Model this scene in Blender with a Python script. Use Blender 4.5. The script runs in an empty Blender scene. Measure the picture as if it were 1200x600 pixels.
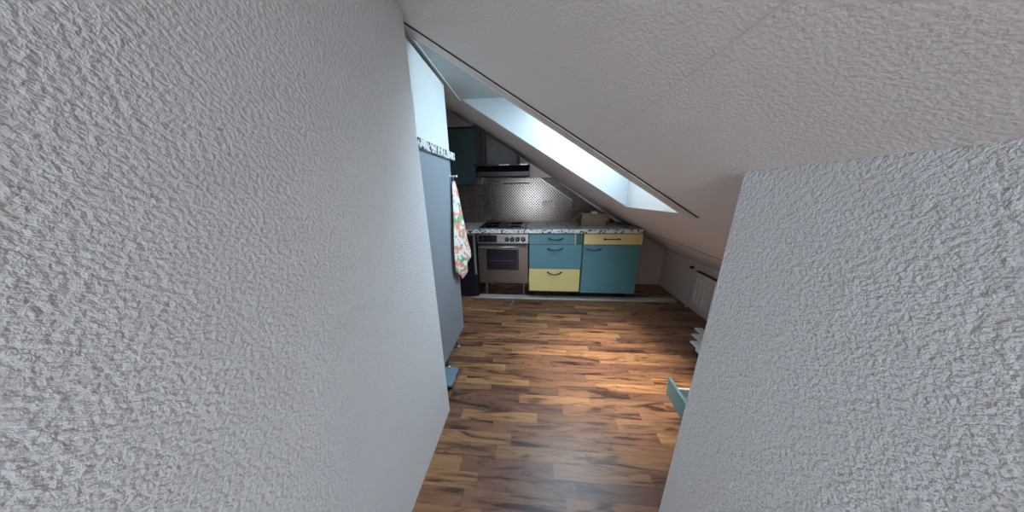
import bpy, bmesh, math, random
from mathutils import Vector, Matrix
random.seed(7)
scene = bpy.context.scene
C = scene.collection

# ------------------------------------------------------------------ camera
cam_d = bpy.data.cameras.new('camera')
cam = bpy.data.objects.new('camera', cam_d); C.objects.link(cam)
cam_d.sensor_fit = 'HORIZONTAL'; cam_d.sensor_width = 36.0
cam_d.lens = 267.99 / 1200 * 36.0
cam_d.clip_start = 0.02; cam_d.clip_end = 100
PITCH, YAW, ROLL, CAMZ = 0.2847, 0.0887, -0.0163, 1.3231
fw = Vector((-math.sin(YAW)*math.cos(PITCH), math.cos(YAW)*math.cos(PITCH), -math.sin(PITCH)))
rt = Vector((math.cos(YAW), math.sin(YAW), 0)); up = rt.cross(fw)
r2 = math.cos(ROLL)*rt + math.sin(ROLL)*up; u2 = -math.sin(ROLL)*rt + math.cos(ROLL)*up
M4 = Matrix((r2, u2, -fw)).transposed().to_4x4(); M4.translation = Vector((0, 0, CAMZ))
cam.matrix_world = M4
scene.camera = cam

# ------------------------------------------------------------------ world, light, exposure
scene.view_settings.view_transform = 'Standard'
scene.view_settings.look = 'None'
scene.view_settings.gamma = 1.0
scene.view_settings.use_curve_mapping = False
scene.view_settings.exposure = 0.44
SKY = 14.0
w = bpy.data.worlds.new('overcast_sky'); scene.world = w; w.use_nodes = True
bg = w.node_tree.nodes['Background']
bg.inputs[0].default_value = (0.60, 0.82, 1.0, 1); bg.inputs[1].default_value = SKY

def area(name, loc, direction, sx, sy, power, color, portal=False):
    l = bpy.data.lights.new(name, 'AREA'); l.shape = 'RECTANGLE'; l.size = sx; l.size_y = sy
    l.energy = power; l.color = color
    if portal: l.cycles.is_portal = True
    o = bpy.data.objects.new(name, l); C.objects.link(o)
    o.location = loc; o.rotation_euler = Vector(direction).to_track_quat('-Z', 'Y').to_euler()
    return o
REAR = 6.0
area('rear_fill_light', (0.03, -2.32, 1.05), (0.0, 1, 0.02), 0.62, 0.9, REAR, (1.0, 0.76, 0.64))  # warm fill lamp added behind the camera to brighten the passage

sn = bpy.data.lights.new('hazy_sun', 'SUN'); sn.energy = 12.0; sn.angle = math.radians(34); sn.color = (1.0, 0.90, 0.74)
sno = bpy.data.objects.new('hazy_sun', sn); C.objects.link(sno)
sno.rotation_euler = Vector((0.13, -0.10, -1.0)).to_track_quat('-Z', 'Y').to_euler(); sno.location = (0, 2, 6)

# ------------------------------------------------------------------ geometry of the attic
SA, SB, SC = 1.715, 0.62, -0.03
def slope(x, y): return SA - SB*x + SC*y
XL, XK, YB = -1.30, 1.79, 3.15          # far left wall, knee wall, kitchen back wall
YR = -2.4

# ------------------------------------------------------------------ material helpers
def new_mat(name):
    m = bpy.data.materials.new(name); m.use_nodes = True
    nt = m.node_tree; b = nt.nodes['Principled BSDF']
    return m, nt, b
def simple(name, col, rough=0.5, metal=0.0, coat=0.0, noise=0.0, nscale=20.0, bump=0.0, bscale=200.0):
    m, nt, b = new_mat(name)
    b.inputs['Base Color'].default_value = (*col, 1); b.inputs['Roughness'].default_value = rough
    b.inputs['Metallic'].default_value = metal; b.inputs['Coat Weight'].default_value = coat
    tc = nt.nodes.new('ShaderNodeTexCoord')
    if noise:
        n = nt.nodes.new('ShaderNodeTexNoise'); n.inputs['Scale'].default_value = nscale; n.inputs['Detail'].default_value = 4
        nt.links.new(tc.outputs['Object'], n.inputs['Vector'])
        mx = nt.nodes.new('ShaderNodeMix'); mx.data_type = 'RGBA'
        mx.inputs[6].default_value = (*[c*(1-noise) for c in col], 1)
        mx.inputs[7].default_value = (*[min(1, c*(1+noise)) for c in col], 1)
        nt.links.new(n.outputs['Fac'], mx.inputs[0]); nt.links.new(mx.outputs[2], b.inputs['Base Color'])
    if bump:
        n = nt.nodes.new('ShaderNodeTexNoise'); n.inputs['Scale'].default_value = bscale; n.inputs['Detail'].default_value = 2
        nt.links.new(tc.outputs['Object'], n.inputs['Vector'])
        bp = nt.nodes.new('ShaderNodeBump'); bp.inputs['Strength'].default_value = bump; bp.inputs['Distance'].default_value = 0.003
        nt.links.new(n.outputs['Fac'], bp.inputs['Height']); nt.links.new(bp.outputs[0], b.inputs['Normal'])
    return m
def mathn(nt, op, a, b=None, c=None):
    n = nt.nodes.new('ShaderNodeMath'); n.operation = op
    for i, v in enumerate((a, b, c)):
        if v is None: continue
        if isinstance(v, (int, float)): n.inputs[i].default_value = v
        else: nt.links.new(v, n.inputs[i])
    return n.outputs[0]

def plaster_mat(name, col, scale, strength, dist=0.004):
    m, nt, b = new_mat(name)
    tc = nt.nodes.new('ShaderNodeTexCoord')
    n = nt.nodes.new('ShaderNodeTexNoise'); n.inputs['Scale'].default_value = scale; n.inputs['Detail'].default_value = 3
    n.inputs['Roughness'].default_value = 0.5; n.inputs['Distortion'].default_value = 0.15
    nt.links.new(tc.outputs['Object'], n.inputs['Vector'])
    bp = nt.nodes.new('ShaderNodeBump'); bp.inputs['Strength'].default_value = strength; bp.inputs['Distance'].default_value = dist
    nt.links.new(n.outputs['Fac'], bp.inputs['Height']); nt.links.new(bp.outputs[0], b.inputs['Normal'])
    n2 = nt.nodes.new('ShaderNodeTexNoise'); n2.inputs['Scale'].default_value = 1.7; n2.inputs['Detail'].default_value = 3
    nt.links.new(tc.outputs['Object'], n2.inputs['Vector'])
    mx = nt.nodes.new('ShaderNodeMix'); mx.data_type = 'RGBA'
    mx.inputs[6].default_value = (*[c*0.95 for c in col], 1); mx.inputs[7].default_value = (*[c*1.04 for c in col], 1)
    nt.links.new(n2.outputs['Fac'], mx.inputs[0]); nt.links.new(mx.outputs[2], b.inputs['Base Color'])
    b.inputs['Roughness'].default_value = 0.9; b.inputs['Specular IOR Level'].default_value = 0.2
    return m

def floor_mat():
    m, nt, b = new_mat('walnut_laminate')
    L = nt.links.new
    tc = nt.nodes.new('ShaderNodeTexCoord'); sp = nt.nodes.new('ShaderNodeSeparateXYZ'); L(tc.outputs['Object'], sp.inputs[0])
    X, Y = sp.outputs[0], sp.outputs[1]
    row = mathn(nt, 'FLOOR', mathn(nt, 'DIVIDE', mathn(nt, 'ADD', Y, 0.031), 0.0655))
    wr = nt.nodes.new('ShaderNodeTexWhiteNoise'); wr.noise_dimensions = '1D'; L(row, wr.inputs['W'])
    xs = mathn(nt, 'DIVIDE', mathn(nt, 'ADD', X, mathn(nt, 'MULTIPLY', wr.outputs['Value'], 3.1)), 0.46)
    col = mathn(nt, 'FLOOR', xs)
    cb = nt.nodes.new('ShaderNodeCombineXYZ'); L(col, cb.inputs[0]); L(row, cb.inputs[1])
    wc = nt.nodes.new('ShaderNodeTexWhiteNoise'); wc.noise_dimensions = '2D'; L(cb.outputs[0], wc.inputs['Vector'])
    # per strip tone
    rp = nt.nodes.new('ShaderNodeValToRGB'); L(wc.outputs['Value'], rp.inputs[0])
    e = rp.color_ramp.elements
    e[0].position = 0.0; e[0].color = (0.155, 0.076, 0.050, 1)
    e[1].position = 1.0; e[1].color = (0.44, 0.22, 0.095, 1)
    for p, c in ((0.3, (0.235, 0.112, 0.064, 1)), (0.6, (0.295, 0.145, 0.075, 1)), (0.82, (0.35, 0.178, 0.088, 1))):
        k = e.new(p); k.color = c
    # grain coordinates, shifted per strip
    off = nt.nodes.new('ShaderNodeVectorMath'); off.operation = 'MULTIPLY_ADD'
    L(wc.outputs['Color'], off.inputs[0]); off.inputs[1].default_value = (13, 13, 13); L(tc.outputs['Object'], off.inputs[2])
    sc = nt.nodes.new('ShaderNodeVectorMath'); sc.operation = 'MULTIPLY'; L(off.outputs[0], sc.inputs[0]); sc.inputs[1].default_value = (1.9, 15, 1)
    g = nt.nodes.new('ShaderNodeTexNoise'); g.inputs['Scale'].default_value = 1.0; g.inputs['Detail'].default_value = 5
    g.inputs['Distortion'].default_value = 1.9; L(sc.outputs[0], g.inputs['Vector'])
    r2_ = nt.nodes.new('ShaderNodeValToRGB'); L(g.outputs['Fac'], r2_.inputs[0])
    q = r2_.color_ramp.elements; q[0].position = 0.34; q[0].color = (0.22, 0.19, 0.20, 1); q[1].position = 0.58; q[1].color = (1.12, 1.1, 1.05, 1)
    k = q.new(0.45); k.color = (0.86, 0.84, 0.84, 1)
    m1 = nt.nodes.new('ShaderNodeMix'); m1.data_type = 'RGBA'; m1.blend_type = 'MULTIPLY'; m1.inputs[0].default_value = 1
    L(rp.outputs[0], m1.inputs[6]); L(r2_.outputs[0], m1.inputs[7])
    # fine grain
    s2 = nt.nodes.new('ShaderNodeVectorMath'); s2.operation = 'MULTIPLY'; L(off.outputs[0], s2.inputs[0]); s2.inputs[1].default_value = (9, 150, 1)
    g2 = nt.nodes.new('ShaderNodeTexNoise'); g2.inputs['Scale'].default_value = 1.0; g2.inputs['Detail'].default_value = 3; L(s2.outputs[0], g2.inputs['Vector'])
    v = mathn(nt, 'MULTIPLY_ADD', g2.outputs['Fac'], 0.5, 0.75)
    # thin joints
    fy = mathn(nt, 'FRACT', mathn(nt, 'DIVIDE', mathn(nt, 'ADD', Y, 0.031), 0.0655)); fx = mathn(nt, 'FRACT', xs)
    jy = mathn(nt, 'LESS_THAN', fy, 0.022); jx = mathn(nt, 'LESS_THAN', fx, 0.004)
    j = mathn(nt, 'MULTIPLY_ADD', mathn(nt, 'MAXIMUM', jy, jx), -0.35, 1.0)
    s3 = nt.nodes.new('ShaderNodeVectorMath'); s3.operation = 'MULTIPLY'; L(off.outputs[0], s3.inputs[0]); s3.inputs[1].default_value = (2.6, 20, 1)
    g3 = nt.nodes.new('ShaderNodeTexNoise'); g3.inputs['Scale'].default_value = 0.7; g3.inputs['Detail'].default_value = 2; g3.inputs['Distortion'].default_value = 0.8; L(s3.outputs[0], g3.inputs['Vector'])
    vein = mathn(nt, 'SUBTRACT', 1.0, mathn(nt, 'MINIMUM', mathn(nt, 'MULTIPLY', mathn(nt, 'ABSOLUTE', mathn(nt, 'SUBTRACT', g3.outputs['Fac'], 0.52)), 45.0), 1.0))
    v2 = mathn(nt, 'MULTIPLY', mathn(nt, 'MULTIPLY', v, j), mathn(nt, 'MULTIPLY_ADD', vein, -0.38, 1.0))
    m2 = nt.nodes.new('ShaderNodeVectorMath'); m2.operation = 'SCALE'; L(m1.outputs[2], m2.inputs[0]); L(v2, m2.inputs['Scale'])
    L(m2.outputs[0], b.inputs['Base Color'])
    b.inputs['Roughness'].default_value = 0.36; b.inputs['Specular IOR Level'].default_value = 0.5
    bp = nt.nodes.new('ShaderNodeBump'); bp.inputs['Strength'].default_value = 0.12; bp.inputs['Distance'].default_value = 0.001
    L(g2.outputs['Fac'], bp.inputs['Height']); L(bp.outputs[0], b.inputs['Normal'])
    return m

def terrazzo_mat(name='speckled_worktop'):
    m, nt, b = new_mat(name); L = nt.links.new
    tc = nt.nodes.new('ShaderNodeTexCoord')
    ds = nt.nodes.new('ShaderNodeTexNoise'); ds.inputs['Scale'].default_value = 30; L(tc.outputs['Object'], ds.inputs['Vector'])
    ad = nt.nodes.new('ShaderNodeVectorMath'); ad.operation = 'MULTIPLY_ADD'; L(ds.outputs['Color'], ad.inputs[0]); ad.inputs[1].default_value = (.03,)*3; L(tc.outputs['Object'], ad.inputs[2])
    vo = nt.nodes.new('ShaderNodeTexVoronoi'); vo.inputs['Scale'].default_value = 52; L(ad.outputs[0], vo.inputs['Vector'])
    sx = nt.nodes.new('ShaderNodeSeparateColor'); L(vo.outputs['Color'], sx.inputs[0])
    rp = nt.nodes.new('ShaderNodeValToRGB'); rp.color_ramp.interpolation = 'CONSTANT'; L(sx.outputs[0], rp.inputs[0])
    e = rp.color_ramp.elements
    e[0].position = 0; e[0].color = (0.02, 0.02, 0.03, 1); e[1].position = 0.27; e[1].color = (0.72, 0.70, 0.67, 1)
    for p, c in ((0.5, (0.38, 0.42, 0.46, 1)), (0.58, (0.72, 0.73, 0.70, 1)), (0.9, (0.45, 0.42, 0.40, 1))):
        k = e.new(p); k.color = c
    dt = mathn(nt, 'LESS_THAN', vo.outputs['Distance'], 0.62)
    mx = nt.nodes.new('ShaderNodeMix'); mx.data_type = 'RGBA'; mx.inputs[6].default_value = (0.66, 0.65, 0.62, 1)
    L(dt, mx.inputs[0]); L(rp.outputs[0], mx.inputs[7]); L(mx.outputs[2], b.inputs['Base Color'])
    b.inputs['Roughness'].default_value = 0.3
    return m

def checker_steel():
    m, nt, b = new_mat('patterned_steel'); L = nt.links.new
    tc = nt.nodes.new('ShaderNodeTexCoord'); sp = nt.nodes.new('ShaderNodeSeparateXYZ'); L(tc.outputs['Object'], sp.inputs[0])
    P = 0.036
    u = mathn(nt, 'DIVIDE', mathn(nt, 'ADD', sp.outputs[0], sp.outputs[2]), P); v = mathn(nt, 'DIVIDE', mathn(nt, 'SUBTRACT', sp.outputs[0], sp.outputs[2]), P)
    fu = mathn(nt, 'ABSOLUTE', mathn(nt, 'SUBTRACT', mathn(nt, 'FRACT', u), 0.5)); fv = mathn(nt, 'ABSOLUTE', mathn(nt, 'SUBTRACT', mathn(nt, 'FRACT', v), 0.5))
    d = mathn(nt, 'MAXIMUM', fu, fv)
    inside = mathn(nt, 'LESS_THAN', d, 0.33)
    mx = nt.nodes.new('ShaderNodeMix'); mx.data_type = 'RGBA'; L(inside, mx.inputs[0])
    mx.inputs[6].default_value = (0.24, 0.20, 0.18, 1); mx.inputs[7].default_value = (0.05, 0.037, 0.034, 1)
    L(mx.outputs[2], b.inputs['Base Color']); b.inputs['Metallic'].default_value = 0.85
    b.inputs['Roughness'].default_value = 0.24
    bp = nt.nodes.new('ShaderNodeBump'); bp.inputs['Strength'].default_value = 0.5; bp.inputs['Distance'].default_value = 0.002
    L(inside, bp.inputs['Height']); L(bp.outputs[0], b.inputs['Normal'])
    return m

def tile_mat():
    m, nt, b = new_mat('brown_wall_tile'); L = nt.links.new
    tc = nt.nodes.new('ShaderNodeTexCoord'); sp = nt.nodes.new('ShaderNodeSeparateXYZ'); L(tc.outputs['Object'], sp.inputs[0])
    cb = nt.nodes.new('ShaderNodeCombineXYZ'); L(sp.outputs[0], cb.inputs[0]); L(sp.outputs[2], cb.inputs[1])
    br = nt.nodes.new('ShaderNodeTexBrick'); L(cb.outputs[0], br.inputs['Vector'])
    br.offset = 0; br.inputs['Scale'].default_value = 1; br.inputs['Brick Width'].default_value = 0.15; br.inputs['Row Height'].default_value = 0.075
    br.inputs['Mortar Size'].default_value = 0.003; br.inputs['Color1'].default_value = (0.10, 0.062, 0.05, 1); br.inputs['Color2'].default_value = (0.085, 0.05, 0.045, 1)
    br.inputs['Mortar'].default_value = (0.16, 0.12, 0.10, 1)
    L(br.outputs['Color'], b.inputs['Base Color']); b.inputs['Roughness'].default_value = 0.35
    return m

def brushed(name, col, rough=0.3):
    m, nt, b = new_mat(name); L = nt.links.new
    tc = nt.nodes.new('ShaderNodeTexCoord'); s = nt.nodes.new('ShaderNodeVectorMath'); s.operation = 'MULTIPLY'; L(tc.outputs['Object'], s.inputs[0]); s.inputs[1].default_value = (3, 3, 240)
    n = nt.nodes.new('ShaderNodeTexNoise'); n.inputs['Scale'].default_value = 1; n.inputs['Detail'].default_value = 3; L(s.outputs[0], n.inputs['Vector'])
    r = mathn(nt, 'MULTIPLY_ADD', n.outputs['Fac'], 0.2, rough-0.1); L(r, b.inputs['Roughness'])
    b.inputs['Base Color'].default_value = (*col, 1); b.inputs['Metallic'].default_value = 0.9
    return m

def towel_mat():
    m, nt, b = new_mat('printed_towel_cotton'); L = nt.links.new
    tc = nt.nodes.new('ShaderNodeTexCoord')
    n1 = nt.nodes.new('ShaderNodeTexNoise'); n1.inputs['Scale'].default_value = 17; n1.inputs['Detail'].default_value = 2; L(tc.outputs['Object'], n1.inputs['Vector'])
    r1 = nt.nodes.new('ShaderNodeValToRGB'); L(n1.outputs['Fac'], r1.inputs[0]); e = r1.color_ramp.elements
    e[0].position = 0.45; e[0].color = (0.78, 0.74, 0.70, 1); e[1].position = 0.57; e[1].color = (0.75, 0.27, 0.17, 1)
    n2 = nt.nodes.new('ShaderNodeTexNoise'); n2.inputs['Scale'].default_value = 22; n2.inputs['Detail'].default_value = 2
    mp = nt.nodes.new('ShaderNodeMapping'); mp.inputs['Location'].default_value = (5, 3, 9); L(tc.outputs['Object'], mp.inputs[0]); L(mp.outputs[0], n2.inputs['Vector'])
    r2 = nt.nodes.new('ShaderNodeValToRGB'); L(n2.outputs['Fac'], r2.inputs[0]); q = r2.color_ramp.elements
    q[0].position = 0.55; q[0].color = (0, 0, 0, 1); q[1].position = 0.59; q[1].color = (1, 1, 1, 1)
    mx = nt.nodes.new('ShaderNodeMix'); mx.data_type = 'RGBA'; L(r2.outputs[0], mx.inputs[0]); L(r1.outputs[0], mx.inputs[6]); mx.inputs[7].default_value = (0.16, 0.42, 0.20, 1)
    L(mx.outputs[2], b.inputs['Base Color']); b.inputs['Roughness'].default_value = 0.95
    return m

def glass_mat():
    m = bpy.data.materials.new('window_glass'); m.use_nodes = True; nt = m.node_tree
    for n in list(nt.nodes): nt.nodes.remove(n)
    o = nt.nodes.new('ShaderNodeOutputMaterial'); t = nt.nodes.new('ShaderNodeBsdfTransparent'); g = nt.nodes.new('ShaderNodeBsdfGlossy'); g.inputs['Roughness'].default_value = 0.02
    x = nt.nodes.new('ShaderNodeMixShader'); x.inputs[0].default_value = 0.06
    nt.links.new(t.outputs[0], x.inputs[1]); nt.links.new(g.outputs[0], x.inputs[2]); nt.links.new(x.outputs[0], o.inputs[0])
    return m

M = dict(
    wall=plaster_mat('rough_white_plaster', (0.80, 0.79, 0.785), 135, 0.9, 0.0075),
    ceil=plaster_mat('ceiling_plaster', (0.79, 0.72, 0.685), 150, 0.5, 0.004),
    far=plaster_mat('old_plaster', (0.80, 0.70, 0.66), 40, 0.3, 0.003),
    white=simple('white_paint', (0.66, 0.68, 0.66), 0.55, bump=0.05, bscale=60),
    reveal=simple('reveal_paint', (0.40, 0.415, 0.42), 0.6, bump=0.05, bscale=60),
    floor=floor_mat(), terr=terrazzo_mat(), steelp=checker_steel(), tile=tile_mat(),
    batten=simple('batten_wood', (0.66, 0.59, 0.52), 0.6, noise=0.25, nscale=9),
    gap=simple('dark_joint', (0.05, 0.035, 0.025), 0.9, noise=0.2),
    crease=simple('joint_filler', (0.73, 0.67, 0.64), 0.9, noise=0.1),
    greypanel=simple('grey_blue_laminate', (0.25, 0.275, 0.30), 0.5, noise=0.05, nscale=3),
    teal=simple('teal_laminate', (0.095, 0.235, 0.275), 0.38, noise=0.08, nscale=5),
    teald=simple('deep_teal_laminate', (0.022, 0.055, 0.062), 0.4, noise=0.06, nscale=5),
    green=simple('dark_green_filler', (0.05, 0.12, 0.10), 0.5, noise=0.1),
    yellow=simple('yellow_laminate', (0.74, 0.60, 0.25), 0.42, noise=0.04, nscale=5),
    carc=simple('carcass_board', (0.05, 0.06, 0.06), 0.6, noise=0.1),
    handle=simple('gunmetal_handle', (0.07, 0.09, 0.10), 0.32, metal=0.7, noise=0.05),
    housing=simple('housing_metal', (0.10, 0.095, 0.095), 0.5, metal=0.3, noise=0.2, nscale=6),
    steel=brushed('brushed_steel', (0.20, 0.155, 0.13), 0.33),
    steell=brushed('pale_steel', (0.40, 0.37, 0.35), 0.28),
    black=simple('black_enamel', (0.012, 0.012, 0.014), 0.25, noise=0.1),
    blackm=simple('black_plastic', (0.009, 0.008, 0.009), 0.6, noise=0.1),
    ovenglass=simple('oven_glass', (0.018, 0.012, 0.022), 0.08, noise=0.05),
    navy=simple('navy_black_panel', (0.008, 0.010, 0.020), 0.35, noise=0.1),
    legw=simple('leg_plastic', (0.22, 0.20, 0.17), 0.5, noise=0.08),
    plinth=simple('pale_plinth_board', (0.52, 0.52, 0.49), 0.45, noise=0.12, nscale=12),
    card=simple('cardboard', (0.27, 0.19, 0.125), 0.85, noise=0.1, nscale=14),
    cardd=simple('cardboard_inside', (0.25, 0.17, 0.11), 0.85, noise=0.1, nscale=14),
    paper=simple('white_paper', (0.7, 0.7, 0.68), 0.8, noise=0.04),
    rad=simple('radiator_enamel', (0.80, 0.75, 0.70), 0.4, noise=0.05),
    whitep=simple('white_board', (0.72, 0.72, 0.70), 0.5, noise=0.05),
    socket=simple('socket_plastic', (0.72, 0.72, 0.70), 0.35, noise=0.03),
    blueboard=simple('blue_grey_board', (0.24, 0.32, 0.38), 0.45, noise=0.08),
    towel=towel_mat(), glass=glass_mat(),
    loop=simple('blue_loop', (0.10, 0.30, 0.50), 0.7, noise=0.05),
    brass=simple('old_brass', (0.10, 0.06, 0.04), 0.5, metal=0.5, noise=0.1),
    cable=simple('cable_sheath', (0.30, 0.36, 0.30), 0.5, noise=0.05),
)

# ------------------------------------------------------------------ mesh helpers
class MB:
    def __init__(s): s.v = []; s.f = []; s.m = []
    def poly(s, vs, fs):
        o = len(s.v); s.v += [tuple(p) for p in vs]; s.f += [tuple(i+o for i in f) for f in fs]; return s
    def box(s, x0, x1, y0, y1, z0, z1):
        return s.poly([(x0,y0,z0),(x1,y0,z0),(x1,y1,z0),(x0,y1,z0),(x0,y0,z1),(x1,y0,z1),(x1,y1,z1),(x0,y1,z1)],
                      [(3,2,1,0),(4,5,6,7),(0,1,5,4),(1,2,6,5),(2,3,7,6),(3,0,4,7)])
    def prism(s, a, b):
        """two matching loops a (bottom/front) and b"""
        n = len(a); vs = list(a)+list(b)
        fs = [tuple(range(n))[::-1], tuple(range(n, 2*n))] + [(i, (i+1) % n, n+(i+1) % n, n+i) for i in range(n)]
        return s.poly(vs, fs)
    def lathe(s, prof, c=(0,0,0), axis='z', n=20):
        """profile [(r,h)] along axis"""
        vs = []; fs = []
        for r, h in prof:
            for i in range(n):
                a = 2*math.pi*i/n; p, q = r*math.cos(a), r*math.sin(a)
                vs.append({'z': (c[0]+p, c[1]+q, c[2]+h), 'y': (c[0]+p, c[1]+h, c[2]+q), 'x': (c[0]+h, c[1]+p, c[2]+q)}[axis])
        k = len(prof)
        for j in range(k-1):
            for i in range(n):
                fs.append((j*n+i, j*n+(i+1) % n, (j+1)*n+(i+1) % n, (j+1)*n+i))
        fs.append(tuple(range(n))[::-1]); fs.append(tuple(range((k-1)*n, k*n)))
        return s.poly(vs, fs)
    def tube(s, pts, r, n=8):
        P = [Vector(p) for p in pts]; vs = []; fs = []
        for i, p in enumerate(P):
            t = (P[min(i+1, len(P)-1)]-P[max(i-1, 0)]).normalized()
            a = t.cross(Vector((0, 0, 1)));  a = a if a.length > 0.1 else t.cross(Vector((0, 1, 0)))
            a.normalize(); b = t.cross(a)
            rr = r[i] if isinstance(r, (list, tuple)) else r
            for k in range(n):
                an = 2*math.pi*k/n; vs.append(tuple(p+a*rr*math.cos(an)+b*rr*math.sin(an)))
        for i in range(len(P)-1):
            for k in range(n): fs.append((i*n+k, i*n+(k+1) % n, (i+1)*n+(k+1) % n, (i+1)*n+k))
        fs.append(tuple(range(n))[::-1]); fs.append(tuple(range((len(P)-1)*n, len(P)*n)))
        return s.poly(vs, fs)
    def grid(s, rows):
        n = len(rows[0]); vs = [p for r in rows for p in r]
        return s.poly(vs, [(i*n+j, i*n+j+1, (i+1)*n+j+1, (i+1)*n+j) for i in range(len(rows)-1) for j in range(n-1)])
    def build(s, name, mat, parent=None, bevel=0.0, smooth=False, seg=2):
        me = bpy.data.meshes.new(name)
        if parent is not None:
            q = parent; off = Vector((0, 0, 0))
            while q is not None: off += Vector(q.location); q = q.parent
            vs = [tuple(Vector(p)-off) for p in s.v]
        else: vs = s.v
        me.from_pydata(vs, [], s.f); me.update()
        bm = bmesh.new(); bm.from_mesh(me); bmesh.ops.recalc_face_normals(bm, faces=bm.faces); bm.to_mesh(me); bm.free()
        me.materials.append(mat)
        o = bpy.data.objects.new(name, me); C.objects.link(o)
        if parent is not None: o.parent = parent
        if smooth:
            for p in me.polygons: p.use_smooth = True
        if bevel:
            md = o.modifiers.new('bevel', 'BEVEL'); md.width = bevel; md.segments = seg; md.limit_method = 'ANGLE'
        return o
def tag(o, label, cat, group=None, kind=None):
    o['label'] = label; o['category'] = cat
    if group: o['group'] = group
    if kind: o['kind'] = kind
    return o
def thing(name, loc, label, cat, group=None):
    o = bpy.data.objects.new(name, None); C.objects.link(o); o.location = loc; o.empty_display_size = 0.05
    return tag(o, label, cat, group)
def struct(o, label, cat): return tag(o, label, cat, kind='structure')
def plabel(o, label): o['label'] = label; return o

# ------------------------------------------------------------------ THE SETTING
T = 0.38
OX0, OX1, OY0, OY1 = -0.57, 0.79, 1.317, 2.03      # roof window opening in the slope
def sl_prism(mb, x0, x1, y0, y1, x0t=None, x1t=None):
    x0t = x0 if x0t is None else x0t; x1t = x1 if x1t is None else x1t
    a = [(x, y, slope(x, y)) for x, y in ((x0,y0),(x1,y0),(x1,y1),(x0,y1))]
    b = [(x, y, slope(x, y)+T) for x, y in ((x0t,y0),(x1t,y0),(x1t,y1),(x0t,y1))]
    mb.prism(a, b)
XCL, XCR = XL-0.12, 2.3
struct(MB().box(XCL, XK+0.1, YR-0.1, YB+0.1, -0.12, 0).build('floor', M['floor']), 'laminate floor of short walnut toned strips', 'floor')
mb = MB()
sl_prism(mb, XCL, XCR, YR-0.1, OY0); sl_prism(mb, XCL, XCR, OY1, YB+0.1)
xs_top = OX0 + T/SB
sl_prism(mb, XCL, OX0, OY0, OY1, XCL, xs_top-0.001); sl_prism(mb, OX1, XCR, OY0, OY1)
ceiling = struct(mb.build('ceiling', M['ceil']), 'sloping attic ceiling in grey textured plaster', 'ceiling')
# white lining of the roof window shaft: horizontal head, vertical sill, two cheeks
t_ = 0.006
mb = MB()
zh = slope(OX0, OY0)
def rv(x, y, dz=0.0): return (x, y, slope(x, y)+dz)
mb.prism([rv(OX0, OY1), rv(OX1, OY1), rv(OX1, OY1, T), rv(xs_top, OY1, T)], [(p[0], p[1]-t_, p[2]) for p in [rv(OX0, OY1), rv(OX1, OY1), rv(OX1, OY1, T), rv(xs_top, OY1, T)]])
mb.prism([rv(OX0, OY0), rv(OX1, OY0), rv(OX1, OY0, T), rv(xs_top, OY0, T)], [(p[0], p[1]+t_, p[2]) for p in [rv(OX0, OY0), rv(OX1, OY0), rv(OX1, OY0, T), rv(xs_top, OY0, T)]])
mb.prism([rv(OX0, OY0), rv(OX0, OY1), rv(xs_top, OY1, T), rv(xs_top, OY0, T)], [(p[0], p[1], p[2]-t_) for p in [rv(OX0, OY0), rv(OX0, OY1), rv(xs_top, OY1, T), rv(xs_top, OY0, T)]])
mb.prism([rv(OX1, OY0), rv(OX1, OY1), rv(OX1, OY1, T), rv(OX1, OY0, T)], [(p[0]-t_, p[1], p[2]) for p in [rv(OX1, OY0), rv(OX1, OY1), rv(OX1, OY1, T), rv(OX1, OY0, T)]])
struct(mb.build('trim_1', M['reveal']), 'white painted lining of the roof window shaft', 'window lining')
# window sash + pane in the roof plane
win = bpy.data.objects.new('window_1', None); C.objects.link(win); win.location = (0.42, 1.67, slope(0.42, 1.67)+T)
struct(win, 'roof window closing the top of the white shaft', 'window')
def sl_bar(x0, x1, y0, y1, d0, d1):
    return MB().prism([rv(*p, d0) for p in ((x0,y0),(x1,y0),(x1,y1),(x0,y1))], [rv(*p, d1) for p in ((x0,y0),(x1,y0),(x1,y1),(x0,y1))])
for bx in ((xs_top-0.04, xs_top+0.05, OY0-0.04, OY1+0.04), (OX1-0.05, OX1+0.04, OY0-0.04, OY1+0.04),
           (xs_top+0.05, OX1-0.05, OY0-0.04, OY0+0.04), (xs_top+0.05, OX1-0.05, OY1-0.04, OY1+0.04)):
    sl_bar(*bx, T, T+0.06).build('window_frame', M['white'], win)
sl_bar(xs_top+0.05, OX1-0.05, OY0+0.04, OY1-0.04, T+0.02, T+0.026).build('pane', M['glass'], win)
# portal so the renderer samples the sky through the window
pl = area('sky_portal', (0.5*(xs_top+OX1), 0.5*(OY0+OY1), slope(0.5*(xs_top+OX1), 1.67)+T+0.08), (-SB, 0, -1), 1.0, 0.9, 1, (1, 1, 1), portal=True)

struct(MB().box(XCL, XK+0.1, YB, YB+0.12, 0, 2.75).build('wall_back', M['far']), 'plaster wall behind the kitchen row', 'wall')
struct(MB().box(XL-0.12, XL, 1.08, YB, 0, 2.75).build('wall_left', M['far']), 'wall at the far left of the kitchen', 'wall')
struct(MB().prism([(XK, y, z) for y, z in ((0.6,0),(YB,0),(YB,slope(XK,YB)+.1),(0.6,slope(XK,.6)+.1))],
                  [(XK+0.12, y, z) for y, z in ((0.6,0),(YB,0),(YB,slope(XK,YB)+.1),(0.6,slope(XK,.6)+.1))]).build('wall_right', M['far']),
       'low knee wall under the slope at the right', 'wall')
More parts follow.
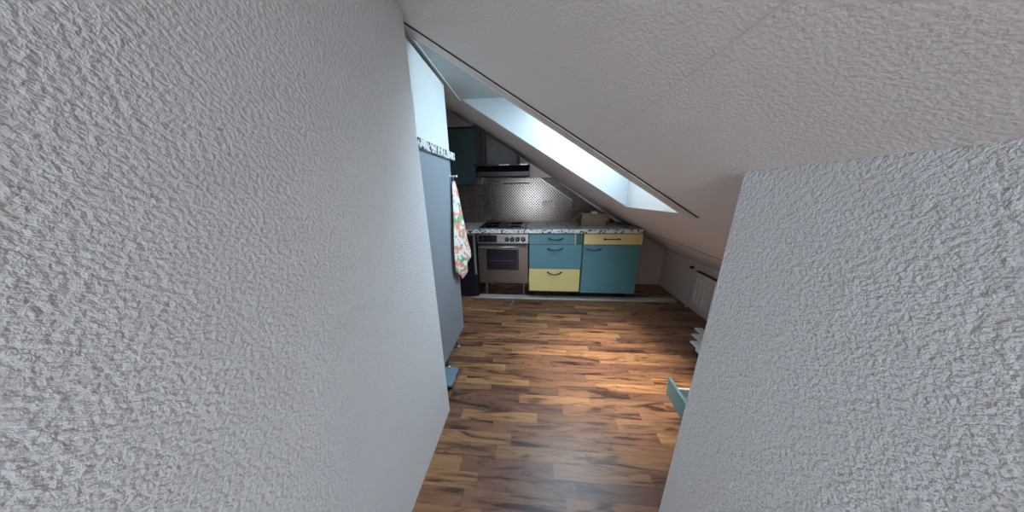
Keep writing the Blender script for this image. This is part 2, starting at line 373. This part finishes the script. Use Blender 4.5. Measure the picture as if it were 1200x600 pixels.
# entrance passage: two partitions in rough plaster
XP = -0.502
def xz_wall(x0, x1, y0, y1, ext=0.12):
    a = [(x0,y0,0),(x1,y0,0),(x1,y0,slope(x1,y0)+ext),(x0,y0,slope(x0,y0)+ext)]
    b = [(x0,y1,0),(x1,y1,0),(x1,y1,slope(x1,y1)+ext),(x0,y1,slope(x0,y1)+ext)]
    return MB().prism(a, b)
struct(xz_wall(XP-0.9, XP, YR, 1.067).build('wall_partition_left', M['wall']), 'rough white plaster wall filling the left foreground', 'wall')
struct(xz_wall(0.545, 1.85, YR, 0.673).build('wall_partition_right', M['wall']), 'rough plaster wall end at the right foreground', 'wall')
mb = MB()   # unseen rear wall; its opening is added to go with the fill lamp
mb.box(XP-0.1, -0.30, YR-0.1, YR, 0, 2.3); mb.box(0.36, 0.65, YR-0.1, YR, 0, 2.3)
mb.box(-0.30, 0.36, YR-0.1, YR, 0, 0.58); mb.box(-0.30, 0.36, YR-0.1, YR, 1.52, 2.3)
struct(mb.build('wall_rear', M['wall']), 'rear wall of the passage behind the viewpoint', 'wall')
# bulkhead above the tall cabinet
XF = -0.59
YF0, YF1 = 1.072, 1.735
struct(MB().prism([(XL+.002,YF0,1.582),(XF-0.002,YF0,1.582),(XF-0.002,YF0,slope(XF,YF0)-0.035),(XL+.002,YF0,slope(XL,YF0)-0.02)],
                  [(XL+.002,YF1,1.582),(XF-0.002,YF1,1.582),(XF-0.002,YF1,slope(XF,YF1)-0.035),(XL+.002,YF1,slope(XL,YF1)-0.02)]).build('wall_bulkhead', M['white'], bevel=0.002),
       'white boxed panel above the tall grey cabinet', 'wall')
# trims on the slope
def strip(x0, x1, y0, y1, th, lift=-0.002):
    return MB().prism([rv(*p, lift) for p in ((x0,y0),(x1,y0),(x1,y1),(x0,y1))], [rv(*p, -th) for p in ((x0,y0),(x1,y0),(x1,y1),(x0,y1))])
struct(strip(-0.60, 0.805, 1.203, 1.262, 0.009).build('trim_2', M['batten'], bevel=0.002), 'thin wooden batten along the near edge of the skylight', 'trim')
struct(strip(-0.60, 0.81, 1.188, 1.2025, 0.004).build('trim_3', M['gap']), 'dark open joint beside the wooden batten', 'joint')
struct(strip(-0.588, -0.5705, 1.20, 2.045, 0.012).build('trim_4', M['white'], bevel=0.002), 'white edge strip along the upper side of the skylight', 'trim')
struct(strip(0.287, 0.291, 0.2, 1.185, 0.0015).build('trim_5', M['crease']), 'faint board joint running down the near ceiling', 'joint')
struct(MB().prism([rv(1.27,2.48,-.001), rv(1.276,2.48,-.001), rv(1.406,1.70,-.001), rv(1.40,1.70,-.001)], [rv(1.27,2.48,-.003), rv(1.276,2.48,-.003), rv(1.406,1.70,-.003), rv(1.40,1.70,-.003)]).build('trim_6', M['gap']), 'thin crack in the slope above the radiator', 'joint')
# old tiling on the back wall, cut under the slope
YT = YB-0.008
zt0, zt1 = 0.80, 1.46
xa = (SA+SC*YB-zt1)/SB; xb = (SA+SC*YB-0.80)/SB-.01
struct(MB().prism([(XL+.002,YT,zt0),(xb-.08,YT,zt0),(xa-0.004,YT,zt1),(XL+.002,YT,zt1)], [(XL+.002,YB-.0005,zt0),(xb-.08,YB-.0005,zt0),(xa-.004,YB-.0005,zt1),(XL+.002,YB-.0005,zt1)]).build('wall_tiling', M['tile']),
       'dark brown tiled strip of wall above the worktop', 'tiling')
# ------------------------------------------------------------------ BACKSPLASH, SOCKET, RAIL
YS = YT-0.004
sp_ = thing('steel_backsplash', (-0.05, YS, 0.886), 'patterned steel backsplash panel with a diagonally cut corner behind the cooktop', 'backsplash')
pts = [(-0.66,0.886),(0.525,0.886),(0.525,1.166),(0.085,1.458),(-0.66,1.458)]
MB().prism([(x,YS,z) for x,z in pts], [(x,YT-.0005,z) for x,z in pts]).build('sheet', M['steelp'], sp_)
e1, e2 = Vector((0.527,0,1.166)), Vector((0.087,0,1.458)); dn = (e2-e1).normalized(); nn = Vector((dn.z,0,-dn.x))*0.007
if nn.z < 0: nn = -nn
q4 = [e1, e2, e2+nn, e1+nn]
MB().prism([(p.x,YS-.003,p.z) for p in q4], [(p.x,YT-.0005,p.z) for p in q4]).build('edge_profile', M['steell'], sp_)
so = thing('double_socket', (0.217, YS, 1.125), 'white double power socket on the patterned steel', 'socket')
MB().box(0.135,0.298,YS-.012,YS-.0005,1.087,1.163).build('cover_plate', M['socket'], so, bevel=0.005)
for cx in (0.178,0.255):
    MB().lathe([(0.029,0),(0.029,-.003),(0.022,-.003),(0.020,-.001)], (cx,YS-.0122,1.125), 'y').build('socket_well', M['socket'], so)
ra = thing('utensil_rail', (-0.2, YS-.03, 1.392), 'slim dark utensil rail below the range hood', 'rail')
MB().tube([(-0.38,YS-.03,1.392),(-0.03,YS-.03,1.392)], 0.006).build('rod', M['handle'], ra, smooth=True)
for x in (-0.36,-0.05): MB().tube([(x,YS-.001,1.392),(x,YS-.03,1.392)], 0.006).build('bracket', M['handle'], ra)
for x in (-0.255,-0.165,-0.085):
    MB().tube([(x,YS-.03,1.399),(x,YS-.038,1.392),(x,YS-.034,1.37),(x,YS-.034,1.345),(x,YS-.045,1.335),(x,YS-.055,1.345)], 0.003, 6).build('hook', M['handle'], ra)

# ------------------------------------------------------------------ WORKTOP
ZW0, ZW1 = 0.842, 0.887
struct_wt = MB().prism([(XL+.003,2.545,ZW0),(1.205,2.545,ZW0),(1.185,YT-.001,ZW0),(XL+.003,YT-.001,ZW0)], [(XL+.003,2.545,ZW1),(1.200,2.545,ZW1),(1.165,YT-.001,ZW1),(XL+.003,YT-.001,ZW1)])
tag(struct_wt.build('worktop', M['terr'], bevel=0.003), 'long white worktop with black speckles over the kitchen row', 'worktop')

def bow_handle(cx, y, z, wd, parent, ends=False, sag=0.012):
    """bow grip on a front whose face is at y"""
    pts = []
    n = 12
    for i in range(n+1):
        t = i/n; a = math.sin(math.pi*t)
        pts.append((cx-wd/2+wd*t, y-0.004-0.028*a**0.6, z+(-sag*a)))
    m = MB().tube(pts, 0.0080, 8)
    for s in (-1, 1): m.lathe([(0.011,0),(0.011,-.008),(0.007,-.012)], (cx+s*wd/2, y, z), 'y', 12)
    return m.build('handle', M['handle'], parent, smooth=True)

FY = 2.57       # front face of the doors
def carcass(parent, x0, x1, z0=0.112, z1=ZW0-.001, mat='carc'):
    m = MB()
    m.box(x0, x0+.018, FY+.02, 3.12, z0, z1); m.box(x1-.018, x1, FY+.02, 3.12, z0, z1)
    m.box(x0+.018, x1-.018, FY+.02, 3.12, z0, z0+.018); m.box(x0+.018, x1-.018, 3.105, 3.12, z0+.018, z1)
    m.box(x0+.018, x1-.018, FY+.02, FY+.10, z1-.018, z1)
    return m.build('carcass', M[mat], parent)
def legs(parent, x0, x1, mat='blackm'):
    for x in (x0+.05, x1-.05):
        for y in (FY+.15, 3.05):
            MB().lathe([(0.022,0),(0.022,.008),(0.013,.012),(0.013,.095),(0.026,.10),(0.026,.111)], (x,y,0.0), 'z', 14).build('leg', M[mat], parent)

# drawer cabinet
dc = thing('drawer_cabinet', (0.27, 2.85, 0), 'base cabinet with two teal drawers over one yellow drawer, beside the oven', 'cabinet')
carcass(dc, -0.028, 0.574); legs(dc, -0.028, 0.574)
def front(name, x0, x1, z0, z1, mat, parent, label=None):
    o = MB().box(x0, x1, FY, FY+.019, z0, z1).build(name, M[mat], parent, bevel=0.002)
    if label: plabel(o, label)
    return o
d = front('drawer', -0.026, 0.486, 0.712, 0.828, 'teal', dc, 'shallow teal drawer'); bow_handle(0.27, FY, 0.777, 0.15, d)
d = front('drawer', -0.026, 0.572, 0.416, 0.707, 'teal', dc, 'deep teal drawer'); bow_handle(0.268, FY, 0.658, 0.155, d)
d = front('drawer', -0.026, 0.566, 0.130, 0.411, 'yellow', dc, 'deep yellow drawer'); bow_handle(0.27, FY, 0.372, 0.155, d, sag=0.02)
plabel(MB().box(0.497, 0.574, FY+.006, FY+.019, 0.712, 0.828).build('filler_strip', M['green'], dc, bevel=0.001), 'dark green filler strip')
plabel(MB().box(0.4875, 0.4955, FY-.002, FY+.019, 0.705, 0.83).build('edge_strip', M['whitep'], dc), 'bare white edge strip')

# door cabinet
bc = thing('base_cabinet', (0.9, 2.85, 0), 'base cabinet with a yellow drawer over a teal door, right end of the row', 'cabinet')
carcass(bc, 0.582, 1.205); legs(bc, 0.582, 1.205)
d = MB().box(0.586, 1.213, FY-.004, FY+.019, 0.712, 0.830).build('drawer', M['yellow'], bc, bevel=0.002); plabel(d, 'yellow drawer')
m = MB().tube([(0.805+0.15*i/8, FY-.034, 0.777) for i in range(9)], 0.006, 8)
for x in (0.812, 0.948): m.tube([(x,FY-.004,0.777),(x,FY-.034,0.777)], 0.007, 8)
for x in (0.80, 0.96): m.lathe([(0.004,-.010),(0.010,-.006),(0.010,.006),(0.004,.010)], (x,FY-.034,0.777), 'x', 12)
plabel(m.build('handle', M['brass'], d, smooth=True), 'brown bar handle with round ends')
d = front('door', 0.584, 1.207, 0.118, 0.706, 'teal', bc, 'plain teal door'); bow_handle(0.70, FY, 0.660, 0.155, d)

# oven
ov = thing('oven', (-0.336, 2.85, 0), 'stainless steel oven with black knobs standing on short feet', 'oven')
ox0, ox1 = -0.634, -0.036
MB().box(ox0, ox1, FY+.03, 3.10, 0.215, ZW0-.012).build('body', M['black'], ov, bevel=0.003)
MB().box(ox0, ox1, FY-.004, FY+.029, 0.718, 0.829).build('control_panel', M['steell'], ov, bevel=0.003)
cpd = MB().box(ox0+.02, -0.40, FY-.008, FY-.0045, 0.735, 0.815).build('timer_display', M['ovenglass'], ov, bevel=0.001)
def knob(x, z, r=0.025):
    m = MB().lathe([(r*1.12,0),(r*1.12,-.004),(r,-.006),(r*.93,-.026),(r*.8,-.029)], (x,FY-.0045,z), 'y', 24)
    k = m.build('knob', M['blackm'], ov, bevel=0.001)
    MB().box(x-.0018,x+.0018,FY-.0352,FY-.0338,z+.004,z+r*.75).build('pointer', M['whitep'], k)
for x in (-0.284,-0.222,-0.160,-0.097): knob(x, 0.768)
for x in (-0.560,-0.500): 
    MB().lathe([(0.018,0),(0.018,-.004),(0.015,-.018),(0.012,-.02)], (x,FY-.0085,0.775), 'y', 20).build('knob', M['black'], ov, bevel=.001)
dr = MB().box(ox0+.004, ox1-.004, FY-.006, FY+.029, 0.225, 0.700).build('door', M['steel'], ov, bevel=0.005)
MB().box(-0.530,-0.150, FY-.0105, FY-.0065, 0.395, 0.650).build('window_border', M['black'], dr, bevel=0.003)
MB().box(-0.510,-0.170, FY-.0135, FY-.0107, 0.412, 0.630).build('glass_pane', M['ovenglass'], dr, bevel=0.001)
MB().box(-0.50,-0.18, FY-.0147, FY-.0138, 0.512, 0.517).build('rack_line', M['steel'], dr)
hd = MB().tube([(ox0+.02,FY-.045,0.688),(ox1-.02,FY-.045,0.688)], 0.0105, 12)
for x in (ox0+.05, ox1-.05): hd.tube([(x,FY-.007,0.688),(x,FY-.045,0.688)], 0.008, 8)
hd.build('handle', M['steell'], dr, smooth=True)
MB().box(ox0+.02, ox1-.02, FY+.01, FY+.025, 0.700, 0.717).build('vent_slot', M['black'], ov)
for x, y in ((ox0+.06,FY+.148),(ox1-.06,FY+.148),(ox0+.06,3.03),(ox1-.06,3.03)):
    MB().lathe([(0.024,0),(0.024,.01),(0.013,.016),(0.013,.15),(0.02,.16),(0.02,.214)], (x,y,0.0), 'z', 14).build('foot', M['legw'], ov)

# cooktop
ck = thing('cooktop', (-0.335, 2.82, ZW1), 'black glass cooktop set in the speckled worktop', 'cooktop')
MB().box(-0.625,-0.05,2.62,3.10,ZW1+.0002,ZW1+.006).build('glass_plate', M['black'], ck, bevel=.003)
for x, y, r in ((-0.48,2.73,.09),(-0.2,2.73,.075),(-0.48,2.97,.075),(-0.2,2.97,.09)):
    MB().lathe([(r,0),(r,.0006),(r-.003,.0006),(r-.003,0)], (x,y,ZW1+.0062), 'z', 36).build('cooking_zone', M['handle'], ck)

# dishwasher
dw = thing('dishwasher', (-0.98, 2.85, 0), 'open-fronted dark navy dishwasher at the left end of the row', 'dishwasher')
MB().box(-1.28,-0.655,FY+.03,3.10,0.03,ZW0-.004).build('body', M['navy'], dw, bevel=.003)
MB().box(-1.27,-0.69,FY+.0,FY+.029,0.04,0.795).build('door', M['navy'], dw, bevel=.004)
m = MB(); m.box(-1.28,-0.655,FY+.005,FY+.029,0.812,0.832); m.box(-0.686,-0.660,FY+.004,FY+.029,0.33,0.811)
plabel(m.build('metal_frame', M['legw'], dw, bevel=.001), 'bare metal edge frame')
MB().box(-0.815,-0.795,FY-.002,FY-.0002,0.775,0.785).build('indicator', M['whitep'], dw)
for x in (-1.2,-0.72):
    for y in (FY+.145,3.0): MB().lathe([(.02,0),(.02,.01),(.01,.012),(.01,.031)], (x,y,0), 'z', 12).build('foot', M['blackm'], dw)

# plinth boards lying on the floor
def board(x0,x1,y0,y1,label,dy=0):
    b = MB().prism([(x0,y0,0.0005),(x1,y0+dy,0.0005),(x1,y1+dy,0.0005),(x0,y1,0.0005)], [(x0,y0,.016),(x1,y0+dy,.016),(x1,y1+dy,.016),(x0,y1,.016)]).build('plinth_board', M['plinth'], bevel=.002)
    return tag(b, label, 'plinth board', 'plinth boards lying in front of the kitchen row')
board(-1.25,-0.21,2.597,2.688,'pale plinth board lying flat on the floor before the oven')
board(-0.206,1.72,2.597,2.688,'long pale plinth board lying flat before the two drawer cabinets',0.0)
cb = MB().tube([(-0.215,2.60,.018),(-0.213,2.56,.012),(-0.22,2.50,.005),(-0.235,2.46,.004),(-0.25,2.43,.004)], .0035, 8)
tag(cb.build('cable_end', M['cable'], smooth=True), 'thin green grey cable end poking out over the plinth joint', 'cable')

# ------------------------------------------------------------------ WALL CABINET AND HOOD
wc = thing('wall_cabinet', (-0.95, 2.97, 1.39), 'dark teal wall cabinet hung beside the range hood', 'wall cabinet')
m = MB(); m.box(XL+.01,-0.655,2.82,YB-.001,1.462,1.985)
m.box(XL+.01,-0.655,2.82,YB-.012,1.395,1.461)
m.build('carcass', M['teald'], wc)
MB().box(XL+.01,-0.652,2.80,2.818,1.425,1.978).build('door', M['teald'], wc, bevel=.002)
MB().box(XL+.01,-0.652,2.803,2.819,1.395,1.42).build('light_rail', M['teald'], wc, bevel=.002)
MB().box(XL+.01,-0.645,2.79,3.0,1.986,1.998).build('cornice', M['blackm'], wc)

hdn = thing('range_hood', (-0.34, 2.9, 1.45), 'black range hood with steel housing under the slope', 'range hood')
hx0, hx1 = -0.632, -0.036
a = [(hx0,2.66,1.468),(hx0,2.66,1.50),(hx0,2.74,1.56),(hx0,3.10,1.56),(hx0,3.10,1.468)]
MB().prism(a, [(hx1,y,z) for _,y,z in a]).build('body', M['blackm'], hdn, bevel=.003)
MB().box(hx0,hx1,2.645,2.659,1.462,1.508).build('front_lip', M['black'], hdn, bevel=.003)
MB().box(hx0-.01,hx1+.01,2.635,2.95,1.565,1.588).build('top_shelf', M['black'], hdn, bevel=.004)
MB().box(-0.36,-0.25,2.631,2.6345,1.570,1.582).build('slide_switch', M['steell'], hdn)
MB().box(-0.13,-0.05,2.631,2.6345,1.570,1.582).build('slide_switch', M['steell'], hdn)
MB().box(hx0+.04,hx1-.04,2.70,3.06,1.460,1.467).build('filter', M['blackm'], hdn)
# housing panels cut by the slope
def cut(x0,x1,z0,y0,y1,g=0.012):
    return MB().prism([(x0,y0,z0),(x1,y0,z0),(x1,y0,slope(x1,y1)-g),(x0,y0,slope(x0,y1)-g)], [(x0,y1,z0),(x1,y1,z0),(x1,y1,slope(x1,y1)-g),(x0,y1,slope(x0,y1)-g)])
cut(-0.632,-0.572,1.589,2.72,2.74).build('housing_post', M['blackm'], hdn, bevel=.002)
cut(-0.571,-0.525,1.589,2.735,2.78).build('housing_post', M['blackm'], hdn, bevel=.002)
cut(-0.524,-0.395,1.589,2.80,2.815,.03).build('housing_panel', M['housing'], hdn)
cut(-0.391,-0.185,1.589,2.80,2.815,.03).build('housing_panel', M['housing'], hdn)
cut(-0.18,-0.14,1.589,2.74,2.80,.05).build('lamp_box', M['blackm'], hdn, bevel=.003)

# ------------------------------------------------------------------ CARDBOARD BOX
bx = thing('cardboard_box', (0.73, 2.87, ZW1), 'open cardboard box on the worktop beneath the slope', 'box')
b0,b1,by0,by1,bz0,bz1 = 0.585,0.868,2.76,2.985,ZW1+.001,1.035
m = MB(); tk = .005
m.box(b0,b1,by0,by0+tk,bz0,bz1); m.box(b0,b1,by1-tk,by1,bz0,bz1); m.box(b0,b0+tk,by0+tk,by1-tk,bz0,bz1); m.box(b1-tk,b1,by0+tk,by1-tk,bz0,bz1); m.box(b0+tk,b1-tk,by0+tk,by1-tk,bz0,bz0+tk)
m.build('carton', M['card'], bx)
def flap(p, q, d, mat='card'):
    p, q, d = Vector(p), Vector(q), Vector(d); n = (q-p).cross(d).normalized()*tk*.8
    vs = [p,q,q+d,p+d]
    return MB().prism(vs, [v+n for v in vs]).build('flap', M[mat], bx)
flap((b0+.005,by0-.002,bz1+.001),(b1+.012,by0-.002,bz1+.001),(0.006,-.045,-.082))
flap((b0-.001,by0,bz1),(b0-.001,by1,bz1),(-.095,-.02,-.095),'cardd')
flap((b0+.01,by1+.002,bz1),(b1-.03,by1+.002,bz1),(0,.02,.012),'cardd')
flap((b1+.001,by0+.02,bz1),(b1+.001,by1-.03,bz1),(.045,0,-.055),'cardd')
m = MB().prism([(0.69,2.78,bz0+.10),(0.775,2.80,bz0+.10),(0.77,2.90,bz0+.10),(0.69,2.88,bz0+.10)], [(0.695,2.785,1.053),(0.77,2.80,1.050),(0.765,2.89,1.057),(0.70,2.875,1.062)])
m.box(0.69,0.77,2.79,2.88,bz0+.006,bz0+.099)
tag(m.build('paper_packet', M['paper'], bevel=.004), 'small white packet sticking out of the cardboard box', 'packet')

# ------------------------------------------------------------------ TALL CABINET, SLAB, TOWEL
tc_ = thing('tall_cabinet', (-0.94, 1.4, 0), 'tall plain grey blue cabinet behind the left plaster wall', 'cabinet')
MB().box(XL+.01, XF-.02, YF0+.01, YF1-.02, 0.17, 1.529).build('carcass', M['carc'], tc_, bevel=.002)
MB().box(XF-.0195, XF, YF0+.004, YF1-.012, 0.165, 1.529).build('door', M['greypanel'], tc_, bevel=.0015)
for x, y in ((XF-.05,1.15),(XF-.05,1.42),(XF-.05,1.66),(XL+.06,1.15),(XL+.06,1.66)):
    MB().lathe([(0.026,0),(0.026,.01),(0.014,.016),(0.014,.15),(0.028,.155),(0.028,.1698)], (x,y,0), 'z', 14).build('leg', M['steell'], tc_)
tag(MB().box(XL+.01, -0.566, YF0+.002, 1.772, 1.530, 1.580).build('speckled_shelf_slab', M['terr'], bevel=.003), 'white slab with black speckles capping the tall grey cabinet', 'slab')
HKY = 1.700
hk = thing('towel_hook', (XF, HKY, 1.417), 'short pale hook peg on the cabinet edge holding the towel', 'hook')
MB().lathe([(0.011,0.0005),(0.011,.004),(0.005,.006),(0.005,.040),(0.008,.044),(0.008,.050),(0.004,.053)], (XF,HKY,1.417), 'x', 14).build('peg', M['whitep'], hk, smooth=False)
tw = thing('kitchen_towel', (XF+.02, HKY, 1.41), 'white kitchen towel with orange and green print hanging from the cabinet', 'towel')
MB().tube([(XF+.022,HKY-.012,1.36),(XF+.022,HKY-.010,1.40),(XF+.022,HKY,1.4245),(XF+.022,HKY+.010,1.40),(XF+.022,HKY+.012,1.36)], .0022, 6).build('hanging_loop', M['loop'], tw, smooth=True)
lv = [  # z, left(x,y), right(x,y), fold depth
 (1.385, (-.578,1.690), (-.566,1.712), .004),
 (1.33, (-.578,1.676), (-.560,1.726), .008),
 (1.20, (-.576,1.650), (-.553,1.750), .014),
 (1.05, (-.574,1.610), (-.540,1.770), .018),
 (0.93, (-.572,1.580), (-.528,1.785), .020),
 (0.84, (-.570,1.570), (-.516,1.800), .020),
 (0.79, (-.569,1.572), (-.512,1.800), .020)]
def interp(t):
    k = t*(len(lv)-1); i = min(int(k), len(lv)-2); f = k-i; A, B = lv[i], lv[i+1]
    mixv = lambda a, b: a+(b-a)*f
    return mixv(A[0],B[0]), [mixv(A[1][j],B[1][j]) for j in (0,1)], [mixv(A[2][j],B[2][j]) for j in (0,1)], mixv(A[3],B[3])
rows = []
NR, NC = 30, 36
for i in range(NR+1):
    z, l, r, fd = interp(i/NR); row = []
    for j in range(NC+1):
        u = j/NC
        x = l[0]+(r[0]-l[0])*u; y = l[1]+(r[1]-l[1])*u
        x += fd*(0.5+0.5*math.sin(u*15+0.6*math.sin(z*7)))*math.sin(math.pi*min(1,max(0.02,u)))**0.3 + .002
        # ragged lower corners
        zz = z
        if i > NR-10:
            k = (i-(NR-10))/10
            zz = z - k*0.155*(1-abs(u-0.38)/0.62)**1.0 + k*0.02*u
        row.append((x,y,zz))
    rows.append(row)
cl = MB().grid(rows).build('cloth', M['towel'], tw, smooth=True)
md = cl.modifiers.new('solid','SOLIDIFY'); md.thickness = .003; md.offset = 1

# board on the floor in front of the tall cabinet
fb = thing('floor_board', (-0.60, 1.28, 0), 'small blue grey board lying on the floor by the left wall', 'board')
MB().prism([(-0.78,1.215,.030),(-0.530,1.205,.030),(-0.535,1.375,.030),(-0.78,1.375,.030)], [(-0.78,1.215,.044),(-0.530,1.205,.044),(-0.535,1.375,.044),(-0.78,1.375,.044)]).build('panel', M['blueboard'], fb, bevel=.002)
MB().prism([(-0.5295,1.205,.026),(-0.524,1.205,.026),(-0.529,1.376,.026),(-0.5345,1.376,.026)], [(-0.5295,1.205,.046),(-0.524,1.205,.046),(-0.529,1.376,.046),(-0.5345,1.376,.046)]).build('edge_strip', M['steell'], fb)
MB().box(-0.77,-0.545,1.22,1.365,0.0005,.0295).build('support_block', M['blackm'], fb)

# ------------------------------------------------------------------ RADIATOR
rd = thing('radiator', (1.76, 1.95, 0), 'cream panel radiator with vertical grooves on the knee wall', 'radiator')
rx = 1.735; ry0, ry1 = 1.55, 2.43
m = MB(); m.box(rx+.006, rx+.03, ry0, ry1, 0.095, 0.455)
m.build('panel', M['rad'], rd, bevel=.006)
n = int((ry1-ry0)/.06)
for i in range(n):
    y = ry1-.045-i*.06
    MB().prism([(rx+.0055,y-.014,.125),(rx+.0055,y+.014,.125),(rx+.0055,y+.014,.42),(rx+.0055,y-.014,.42)], [(rx-.014,y-.006,.135),(rx-.014,y+.006,.135),(rx-.014,y+.006,.41),(rx-.014,y-.006,.41)]).build('rib', M['rad'], rd, bevel=.002)
MB().box(rx+.002,rx+.034,ry0-.002,ry1+.002,0.4555,0.465).build('top_grille', M['brass'], rd, bevel=.001)
MB().lathe([(.012,0),(.016,-.01),(.016,-.03),(.010,-.035)], (XK-.004,2.55,.462), 'x', 14).build('valve', M['brass'], rd)
MB().tube([(rx+.018,ry1,.10),(rx+.018,ry1+.05,.10),(rx+.018,ry1+.06,.06),(rx+.018,ry1+.06,.0)], .008, 8).build('pipe', M['rad'], rd, smooth=True)
for y in (ry0+.1, ry1-.1): MB().box(rx+.0305, XK-.0005, y-.015, y+.015, .2, .4).build('bracket', M['rad'], rd)

# ------------------------------------------------------------------ SLATTED RACK behind the right partition
sr = thing('slatted_rack', (1.46, 1.6, 0), 'low rack of white slats on the floor near the radiator', 'rack')
for x0,x1,yf,z in ((1.47,1.535,1.93,.10),(1.385,1.455,1.83,.10),(1.31,1.372,1.73,.10)):
    MB().box(x0,x1,1.25,yf,z-.014,z).build('slat', M['whitep'], sr, bevel=.002)
for y in (1.32,1.62): MB().box(1.31,1.535,y,y+.04,.06,.0855).build('cross_bar', M['whitep'], sr, bevel=.002)
for x in (1.325,1.50):
    for y in (1.325,1.625): MB().box(x,x+.025,y,y+.03,0.0005,.0595).build('foot', M['blackm'], sr)

# ------------------------------------------------------------------ LOOSE DRAWER on the floor
ld = thing('loose_drawer', (1.05, 1.05, 0), 'teal fronted drawer with white sides lying by the right wall', 'drawer')
fx = lambda y: 0.880+0.02*(y-1.0)/.35
MB().prism([(fx(.70),.70,.001),(fx(1.290)+.005,1.290,.001),(fx(1.290)+.021,1.290,.001),(fx(.70)+.016,.70,.001)],
           [(fx(.70)-.004,.70,.130),(fx(1.290)-.0,1.290,.130),(fx(1.290)+.016,1.290,.130),(fx(.70)+.012,.70,.130)]).build('front_panel', M['teal'], ld, bevel=.002)
for y in (0.76, 1.215): MB().box(fx(y)+.024,1.25,y,y+.012,.012,.112).build('side_panel', M['whitep'], ld, bevel=.002)
MB().box(fx(1.0)+.03,1.249,.773,1.2145,.012,.020).build('bottom_panel', M['whitep'], ld)
MB().box(1.2505,1.262,.76,1.227,.001,.112).build('back_panel', M['whitep'], ld, bevel=.002)
